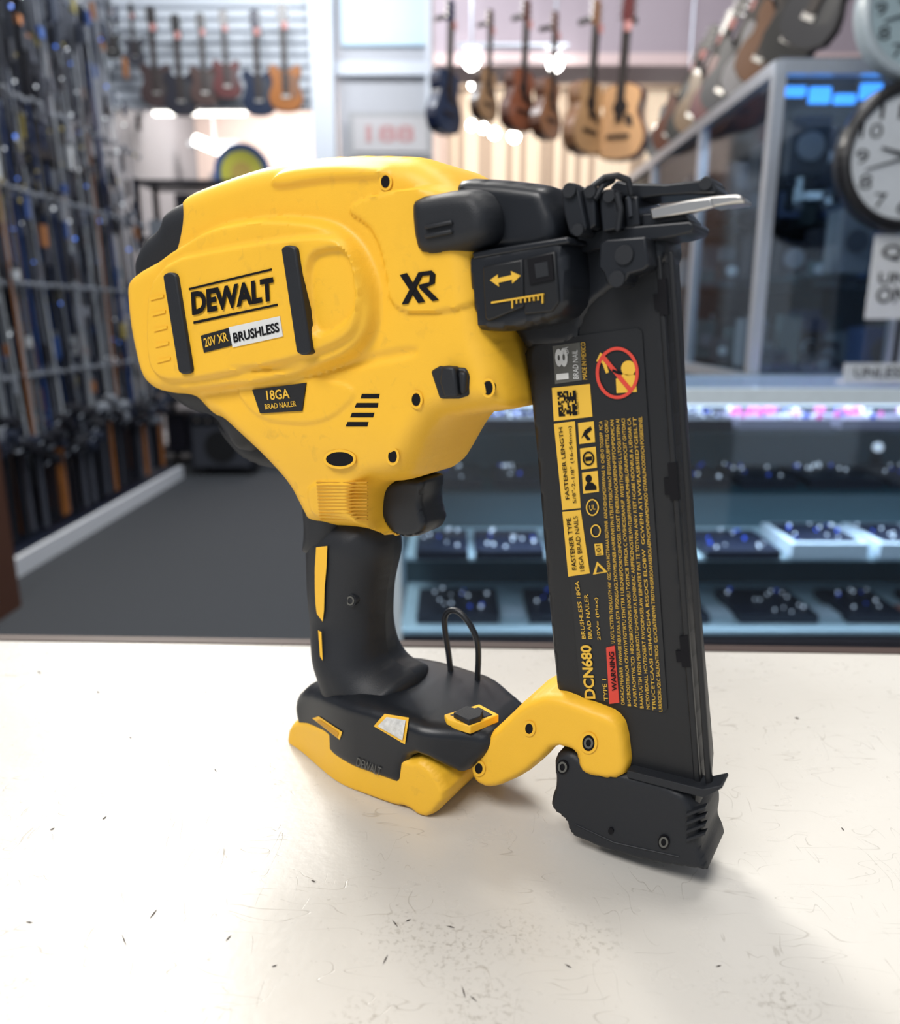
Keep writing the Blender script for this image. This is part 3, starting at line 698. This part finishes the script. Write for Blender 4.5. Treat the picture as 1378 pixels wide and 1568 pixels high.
cols=[(.03,.03,.035),(.015,.015,.015),(.16,.07,.03),(.25,.24,.25),(.03,.03,.04),(.12,.01,.015),(.20,.12,.06),(.02,.02,.02),(.12,.04,.02),(.2,.2,.2)]
for k,c in enumerate(cols):
    Y=3.12+k*.23
    guitar('cabinet_guitar',Vector((1.24+.02*(k%2),Y,2.12)),c,kind='electric',sc=.74,yaw=-.95,tilt=.52,stand=True,dark=(.02,.015,.015))  # electric guitars standing in a row on the cabinet top

# ------------------------------------------------------------------ tall glass cabinet (right)
cab=empty('glass_display_cabinet',(0,0,0))
X0,X1,Y0,Y1,ZT=1.12,2.6,2.95,5.6,2.03
GL=glassmat('clear_glass',(.82,.89,.94),.10); BLUE=emi('blue_led',(.06,.34,1.0),2.2)
m=MB()
for x in (X0,X1):
    for y in (Y0,3.75,4.6,Y1): m.box((x,y,ZT/2),(.04,.04,ZT),0)
for x in (1.62,2.1): m.box((x,Y0,ZT/2),(.03,.03,ZT),0)
for z in (ZT-.02,.96,.2):
    m.box((X0,(Y0+Y1)/2,z),(.045,Y1-Y0,.045),0); m.box(((X0+X1)/2,Y0,z),(X1-X0,.045,.045),0); m.box(((X0+X1)/2,Y1,z),(X1-X0,.05,.05),0); m.box((X1,(Y0+Y1)/2,z),(.05,Y1-Y0,.05),0)
m.box(((X0+X1)/2,(Y0+Y1)/2,ZT+.006),(X1-X0,Y1-Y0,.015),2)
m.box(((X0+X1)/2,(Y0+Y1)/2,.1),(X1-X0-.04,Y1-Y0-.04,.2),2)
m.box((X1-.06,(Y0+Y1)/2,ZT/2),(.02,Y1-Y0-.08,ZT-.06),3)
m.box(((X0+X1)/2,Y1-.06,ZT/2),(X1-X0-.1,.02,ZT-.06),3)
m.obj('cabinet_frame',[ALU,ALU,mat('plinth_grey',(.10,.11,.14),.6),mat('cabinet_back_grey',(.12,.14,.17),.6)],cab)
m=MB()
m.box((X0-.005,(Y0+Y1)/2,ZT/2+.1),(.004,Y1-Y0-.05,ZT-.3),0); m.box(((X0+X1)/2,Y0-.005,ZT/2+.1),(X1-X0-.05,.004,ZT-.3),0)
for z in (.55,.98,1.34,1.68): m.box(((X0+X1)/2,(Y0+Y1)/2,z),(X1-X0-.08,Y1-Y0-.08,.008),0)
m.obj('cabinet_glass',[GL],cab)
m=MB()
for k in range(16):
    x=X0+.08+k*(X1-X0-.16)/15; m.box((x,Y0+.05,ZT-.08-.012*(k%3)),(.07,.02,.03+.02*(k%2)),0)
m.box((X0+.03,Y0+.03,ZT/2+.3),(.008,.008,ZT/2),0)
m.obj('cabinet_blue_led',[BLUE],cab)
STO=[mat('stock_%d'%i,c,.45) for i,c in enumerate([(.012,.012,.02),(.04,.045,.06),(.20,.22,.25),(.50,.54,.58),(.03,.06,.16),(.34,.08,.04),(.3,.27,.10),(.09,.14,.15)])]
m=MB()
for z in (.204,.555,.985,1.345,1.685):
    y=Y0+.12
    while y<Y1-.2:
        x=X0+.1
        while x<X1-.3:
            w_,d_,h_=U(.04,.16),U(.05,.14),U(.05,.24); mi=random.choice([0,0,0,0,1,1,2,3,4,2,7])
            m.box((x+w_/2,y,z+h_/2+.003),(w_,d_,h_),mi)
            if rnd()<.5: m.cyl((x+w_/2,y-d_/2-.01,z+h_*.5),(x+w_/2,y-d_/2,z+h_*.5),min(w_,h_)*.35,mi=random.choice([1,2,3]),n=12)
            x+=w_+U(.03,.14)
        y+=.32
m.obj('cabinet_stock',STO,cab)

# ------------------------------------------------------------------ low jewellery counter
jc=empty('jewelry_display_counter',(0,0,0))
JX0,JX1,JY0,JY1,JZ=-.17,2.7,2.35,2.85,.98
LIT=mat('shelf_lit_white',(.62,.76,.82),.4)
m=MB()
m.box(((JX0+JX1)/2,JY0,JZ-.02),(JX1-JX0,.035,.045),0); m.box(((JX0+JX1)/2,JY1,JZ-.02),(JX1-JX0,.035,.045),0)
m.box((JX0,(JY0+JY1)/2,JZ-.02),(.035,JY1-JY0,.045),0)
for x in (JX0,JX1): 
    for y in (JY0,JY1): m.box((x,y,JZ/2),(.03,.03,JZ),0)
m.box(((JX0+JX1)/2,(JY0+JY1)/2,.09),(JX1-JX0,JY1-JY0,.18),2)
m.box(((JX0+JX1)/2,JY1-.01,.55),(JX1-JX0,.012,.8),3)
m.box(((JX0+JX1)/2,(JY0+JY1)/2,.20),(JX1-JX0-.02,JY1-JY0-.02,.012),1)
m.box(((JX0+JX1)/2,(JY0+JY1)/2+.04,.42),(JX1-JX0-.05,JY1-JY0-.12,.012),1)
m.obj('jewelry_counter_frame',[mat('rail_white',(.68,.78,.84),.35),LIT,mat('kick_dark',(.03,.03,.04),.6),mat('counter_back_teal',(.05,.09,.11),.5)],jc)
m=MB(); m.box(((JX0+JX1)/2,JY0-.003,.58),(JX1-JX0-.03,.004,.76),0); m.box((JX0-.003,(JY0+JY1)/2,.58),(.004,JY1-JY0-.03,.76),0)
m.box(((JX0+JX1)/2,(JY0+JY1)/2,JZ+.006),(JX1-JX0,JY1-JY0,.008),0)
m.box(((JX0+JX1)/2,(JY0+JY1)/2,.655),(JX1-JX0-.05,JY1-JY0-.08,.008),1); m.box(((JX0+JX1)/2,(JY0+JY1)/2,.845),(JX1-JX0-.05,JY1-JY0-.08,.008),1)
m.obj('jewelry_counter_glass',[GL,glassmat('shelf_glass_teal',(.50,.66,.70),.18)],jc)
m=MB(); DOT=[mat('tray_navy',(.008,.01,.025),.5),mat('bead_pink',(.8,.10,.45),.3,emit=.9),mat('bead_white',(.8,.85,.95),.2,emit=1.0),mat('bead_blue',(.05,.12,.8),.3,emit=.6),mat('tray_frame_white',(.62,.68,.74),.4),mat('price_red',(.5,.2,.15),.5),mat('tray_satin_lilac',(.30,.28,.38),.5)]  # beads glow by emission, a sparkle painted into their materials
for z,fr in ((.85,0),(.66,0),(.427,1),(.207,0)):
    x=JX0+.06
    while x<JX1-.3:
        w_=U(.16,.30); y=2.56 if z>.5 else 2.55; d_=.26; h=.03
        if z==.427 and x>.95: 
            m.box((x+w_/2,y,z+.03),(w_,d_,.05),4); m.box((x+w_/2,y-.0,z+.057),(w_-.04,d_-.04,.004),0); h=.06
        else: m.box((x+w_/2,y,z+h/2),(w_,d_,h),6 if (z>.8 and x>.85) else 0)
        for i in range(int(w_*110*(1.1 if z>.8 else .5))):
            big=(z>.8 and x>.85)
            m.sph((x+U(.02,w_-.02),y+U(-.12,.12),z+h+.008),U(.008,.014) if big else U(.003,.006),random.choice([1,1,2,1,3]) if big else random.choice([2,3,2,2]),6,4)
        if z>.5 and rnd()<.6: # small display stand behind the tray
            m.cyl((x+w_*.5,y+.14,z),(x+w_*.5,y+.14,z+.09),.025,.012,mi=0,n=10); m.sph((x+w_*.5,y+.135,z+.09),.018,2,8,6)
        if z<.3: m.box((x+w_+.05,2.5,z+.012),(.08,.10,.01),5 if rnd()<.4 else 4)
        x+=w_+(.10 if z<.3 else U(.015,.05))
m.obj('jewelry_trays',DOT,jc)
m=MB(); m.box(((JX0+JX1)/2,JY0+.03,JZ-.05),(JX1-JX0-.06,.012,.008),0); m.obj('jewelry_counter_led',[emi('led_cool',(.80,.88,1),2)],jc)

# column with clocks & notices
col=empty('steel_column',(0,0,0))
cp=WD(1455,300,2.62)
m=MB(); m.box((cp.x,2.70,(JZ+.012+ZC)/2),(.12,.06,ZC-JZ-.012),0); m.box((cp.x,2.70,JZ+.025),(.2,.12,.025),0); m.obj('column_post',[ALU],col)
def clock(c,r,face,rim):
    m=MB(); n=48
    m.cyl(c,c+Vector((0,.03,0)),r,mi=1,n=n); m.cyl(c+Vector((0,-.002,0)),c,r*.84,mi=0,n=n)
    vs=[];fs=[]
    for i in range(n):
        t=2*math.pi*i/n
        for j in range(8):
            f=2*math.pi*j/8; rr=r*.91+r*.09*math.cos(f)
            vs.append((c.x+rr*math.cos(t),c.y-.005+.02*math.sin(f),c.z+rr*math.sin(t)))
    for i in range(n):
        for j in range(8): fs.append((i*8+j,((i+1)%n)*8+j,((i+1)%n)*8+(j+1)%8,i*8+(j+1)%8))
    m.add(vs,fs,1)
    for h in range(1,13):
        t=math.radians(90-30*h); s=str(h); g,f2=textgeo(s,.0); wd=.055*len(s)**.8*r/.19*.60; hh=.052*r/.19*.70
        cx,cz=c.x+r*.66*math.cos(t),c.z+r*.66*math.sin(t)
        m.add([(cx+(u-.5)*wd,c.y-.004,cz+(v-.5)*hh) for u,v in g],f2,2)
    for ang,l,w_ in ((165,.42,.006),(196,.62,.004)):
        t=math.radians(ang); m.cyl((c.x,c.y-.008,c.z),(c.x+l*r*math.cos(t),c.y-.008,c.z+l*r*math.sin(t)),w_,w_*.5,mi=2,n=6)
    m.cyl(c+Vector((0,-.014,0)),c,.012,mi=2,n=12)
    return m.obj('wall_clock',[face,rim,INK],None)
clock(WD(1392,240,2.62),.222,mat('clock_face',(.56,.60,.64),.4),mat('clock_rim_black',(.008,.008,.01),.3))
clock(WD(1415,14,2.62),.195,mat('clock_face_teal',(.30,.40,.44),.4),mat('clock_rim_grey',(.34,.40,.44),.3))
m=MB(); p=WD(1387,425,2.64); m.box(p,(.23,.006,.26),0)
for s,zz,hh in (('Q&A',.07,.05),('UNTIL',.0,.035),('ONLY',-.06,.05)):
    g,f2=textgeo(s,.02); m.add([(p.x-.09+u*.18,p.y-.005,p.z+zz-.02+v*hh) for u,v in g],f2,1)
m.box((p.x,p.y,(p.z-.13+JZ+.012)/2),(.012,.012,p.z-.13-JZ-.012),1); 
m.obj('notice_sign',[mat('notice_paper',(.56,.58,.59),.6),INK])
m=MB(); m.box((1.33,2.42,JZ+.045),(.26,.006,.055),0); g,f2=textgeo('UNLESS',.01); m.add([(1.23+u*.16,2.415,JZ+.03+v*.03) for u,v in g],f2,1); m.box((1.33,2.44,JZ+.015),(.26,.05,.006),0)
m.obj('counter_notice',[mat('notice_card',(.5,.52,.54),.6),INK])

# ------------------------------------------------------------------ fishing rods (left)
rods=empty('fishing_rod_rack',(0,0,0))
RM=[mat('rod_%d'%i,c,.35,metal=.2) for i,c in enumerate([(.012,.014,.022),(.022,.030,.055),(.22,.25,.30),(.36,.14,.04),(.03,.09,.32),(.38,.32,.09),(.22,.03,.03),(.50,.55,.60),(.09,.10,.13)])]
RY0,RY1=3.25,5.85
m=MB()
for row in range(3):
    y=RY0+.05
    while y<RY1-.05:
        x=-2.14-row*.15+U(-.03,.03); h=U(2.1,3.1); ln=U(-.06,.06)
        mi=random.choice([0,0,0,1,1,2,2,3,8,8,7,7,4]); top=(x+U(-.03,.03)-.08,y+ln,h)
        m.cyl((x,y,.12),top,.008,.003,mi,6)
        m.cyl((x,y,.12),(x,y+ln*.15,.55),.016,.014,random.choice([0,0,3,8]),7)
        hz=U(.45,.7); m.cyl((x+.03,y,hz),(x+.09,y,hz),.035,.03,random.choice([0,1,2,0,0]),10); m.cyl((x+.05,y,hz),(x+.05,y-.07,hz-.02),.006,mi=2,n=5)
        for k in range(4):
            zz=.9+k*.45
            if zz<h-.1: m.cyl((x,y+ln*zz/h,zz),(x+.02,y+ln*zz/h,zz),.012,mi=2,n=6)
        y+=U(.025,.065)
m.obj('fishing_rods',RM,rods)
m=MB(); ym=(RY0+RY1)/2; ll=RY1-RY0
for z in (.55,1.35,2.1): m.box((-2.36,ym,z),(.05,ll,.05),0)
m.box((-2.26,ym,.04),(.42,ll,.08),1); m.box((-2.04,ym,.045),(.03,ll,.09),2)
m.box((-2.50,ym,1.6),(.02,ll,3.1),3)
for y in (RY0+.05,4.1,4.95,RY1-.05): m.box((-2.42,y,1.55),(.05,.05,3.1),0)
m.obj('rod_rack_frame',[RM[0],RM[1],WHT,mat('rack_board',(.05,.055,.07),.6)],rods)
m=MB()
for k in range(480):
    y=U(RY0+.05,RY1-.05); z=U(.75,3.1); x=-2.10-U(0,.33)
    w_,h_=U(.02,.055),U(.04,.14)
    m.box((x,y,z),(.02,w_,h_),random.choice([0,0,0,0,1,1,1,8,8,8,2,4,7,5,0,3,2]) )
m.obj('hanging_tackle',RM,rods)
m=MB()
for k in range(110):
    y=U(RY0+.05,RY1-.05); z=U(.9,3.1); m.sph((-2.06-U(0,.2),y,z),U(.004,.010),random.choice([0,0,1,2]),6,4)
m.obj('tackle_lures',[mat('lure_chrome',(.8,.85,.9),.1,metal=.9,emit=1.2),mat('lure_blue',(.1,.25,.9),.2,emit=1.5),mat('lure_yellow',(.6,.5,.15),.3)],rods)  # chrome and blue lures emit: their glint is put into the material
def shelf(name,x,y,w_,d_,h_,n):
    m=MB()
    for sx in(-1,1):
        for sy in(-1,1): m.box((x+sx*w_/2,y+sy*d_/2,h_/2),(.04,.04,h_),0)
    for k in range(n):
        z=.12+(h_-.14)*k/(n-1); m.box((x,y,z),(w_,d_,.03),0)
        xx=x-w_/2+.05
        while k<n-1 and xx<x+w_/2-.12:
            a,b=U(.08,.2),U(.12,.34); m.box((xx+a/2,y,z+.016+b/2),(a,d_*.7,b),random.choice([1,1,2,3,4,1])); xx+=a+.03
    return m.obj(name,[RM[0],STO[0],STO[1],STO[2],STO[4]])
shelf('black_shelving',-2.0,6.55,.75,.4,2.2,6)
def amp(x,y,s):
    m=MB(); m.box((x,y,.05+s/2),(s*1.15,.28,s),0); m.box((x,y-.142,.05+s*.42),(s*1.02,.01,s*.74),1); m.box((x,y-.145,.05+s*.9),(s*1.02,.012,s*.12),2)
    for k in range(5): m.cyl((x-s*.4+k*s*.2,y-.165,.05+s*.9),(x-s*.4+k*s*.2,y-.15,.05+s*.9),.014,mi=3,n=10)
    m.cyl((x,y-.152,.05+s*.42),(x,y-.145,.05+s*.42),s*.3,mi=2,n=24)
    for sx in(-1,1): m.box((x+sx*s*.4,y,.025),(.06,.2,.05),2)
    m.box((x,y,.05+s+.02),(.2,.04,.03),2)
    m.obj('guitar_amplifier',[RM[0],STO[1],BLKM,STEEL])
amp(-1.2,6.55,.6); amp(-1.75,6.08,.42); amp(-.5,6.65,.5)
m=MB(); 
for k in range(4): m.box((-2.0,2.95,.15+k*.25),(.35,.35,.03),0)
for sx in(-1,1): m.box((-2.0+sx*.17,2.95,.5),(.03,.35,1.0),0)
for k in range(3): m.box((-2.0,2.93,.26+k*.25),(.25,.25,.16),1+k%2)
m.obj('wooden_shelf_stand',[mat('wood_red_brown',(.07,.025,.013),.5),STO[0],STO[1]])

# ------------------------------------------------------------------ lighting
def area(name,loc,size,sy,power,col=(1,.97,.93),tgt=None):
    l=bpy.data.lights.new(name,'AREA'); l.shape='RECTANGLE'; l.size=size; l.size_y=sy; l.energy=power; l.color=col
    o=bpy.data.objects.new(name,l); bpy.context.collection.objects.link(o); o.location=loc
    if tgt: o.rotation_euler=(Vector(tgt)-Vector(loc)).to_track_quat('-Z','Y').to_euler()
    return o
area('ceiling_panel_light_key',(-.9,2.3,3.4),.9,.5,66,(1,.97,.92),(-.2,.8,.9))
area('ceiling_panel_light_glare',(-1.8,4.6,3.5),.7,.5,90,(1,.95,.86),(-.2,.5,.9))
area('ceiling_panel_light_a',(.5,.7,3.6),1.2,.6,34)
area('fill_light_behind_camera',(-.9,-.9,3.0),1.4,.7,54,(1,.97,.94),(0,.4,1))  # unseen fill lamp added behind the camera for the tool's near side
area('ceiling_panel_light_c',(-1.0,5.2,4.1),1.5,.6,66,(.92,.96,1),(-1.0,6.6,2.8))
area('ceiling_panel_light_d',(1.1,4.1,4.1),1.5,.6,52,(.97,.97,1),(1.0,5.4,2.5))
area('ceiling_panel_light_e',(.6,8.0,4.0),3.0,.6,66,(1,.88,.78))
area('ceiling_panel_light_f',(-1.6,8.2,3.6),1.2,.6,70,(1,.88,.80))
area('case_led_light',(1.2,2.55,.955),2.4,.05,7,(.80,.88,1))
area('case_led_light_low',(1.2,2.45,.63),2.4,.05,15,(.76,.88,1))
area('cabinet_led_light',(1.85,3.5,1.95),1.2,.6,12,(.80,.90,1))
w=bpy.data.worlds.new('shop_ambient'); bpy.context.scene.world=w; w.use_nodes=True
w.node_tree.nodes['Background'].inputs[0].default_value=(.80,.88,1,1); w.node_tree.nodes['Background'].inputs[1].default_value=.46

# ------------------------------------------------------------------ camera
cd=bpy.data.cameras.new('camera'); cam=bpy.data.objects.new('camera',cd); bpy.context.collection.objects.link(cam)
cam.location=(0,0,CAMZ); cam.rotation_euler=(math.radians(76),0,0)
cd.sensor_fit='HORIZONTAL'; cd.sensor_width=36; cd.lens=F/1378*36; cd.clip_start=.02
cd.dof.use_dof=True; cd.dof.focus_distance=.36; cd.dof.aperture_fstop=7.5
bpy.context.scene.camera=cam
vs_=bpy.context.scene.view_settings; vs_.view_transform='Standard'; vs_.exposure=0.0
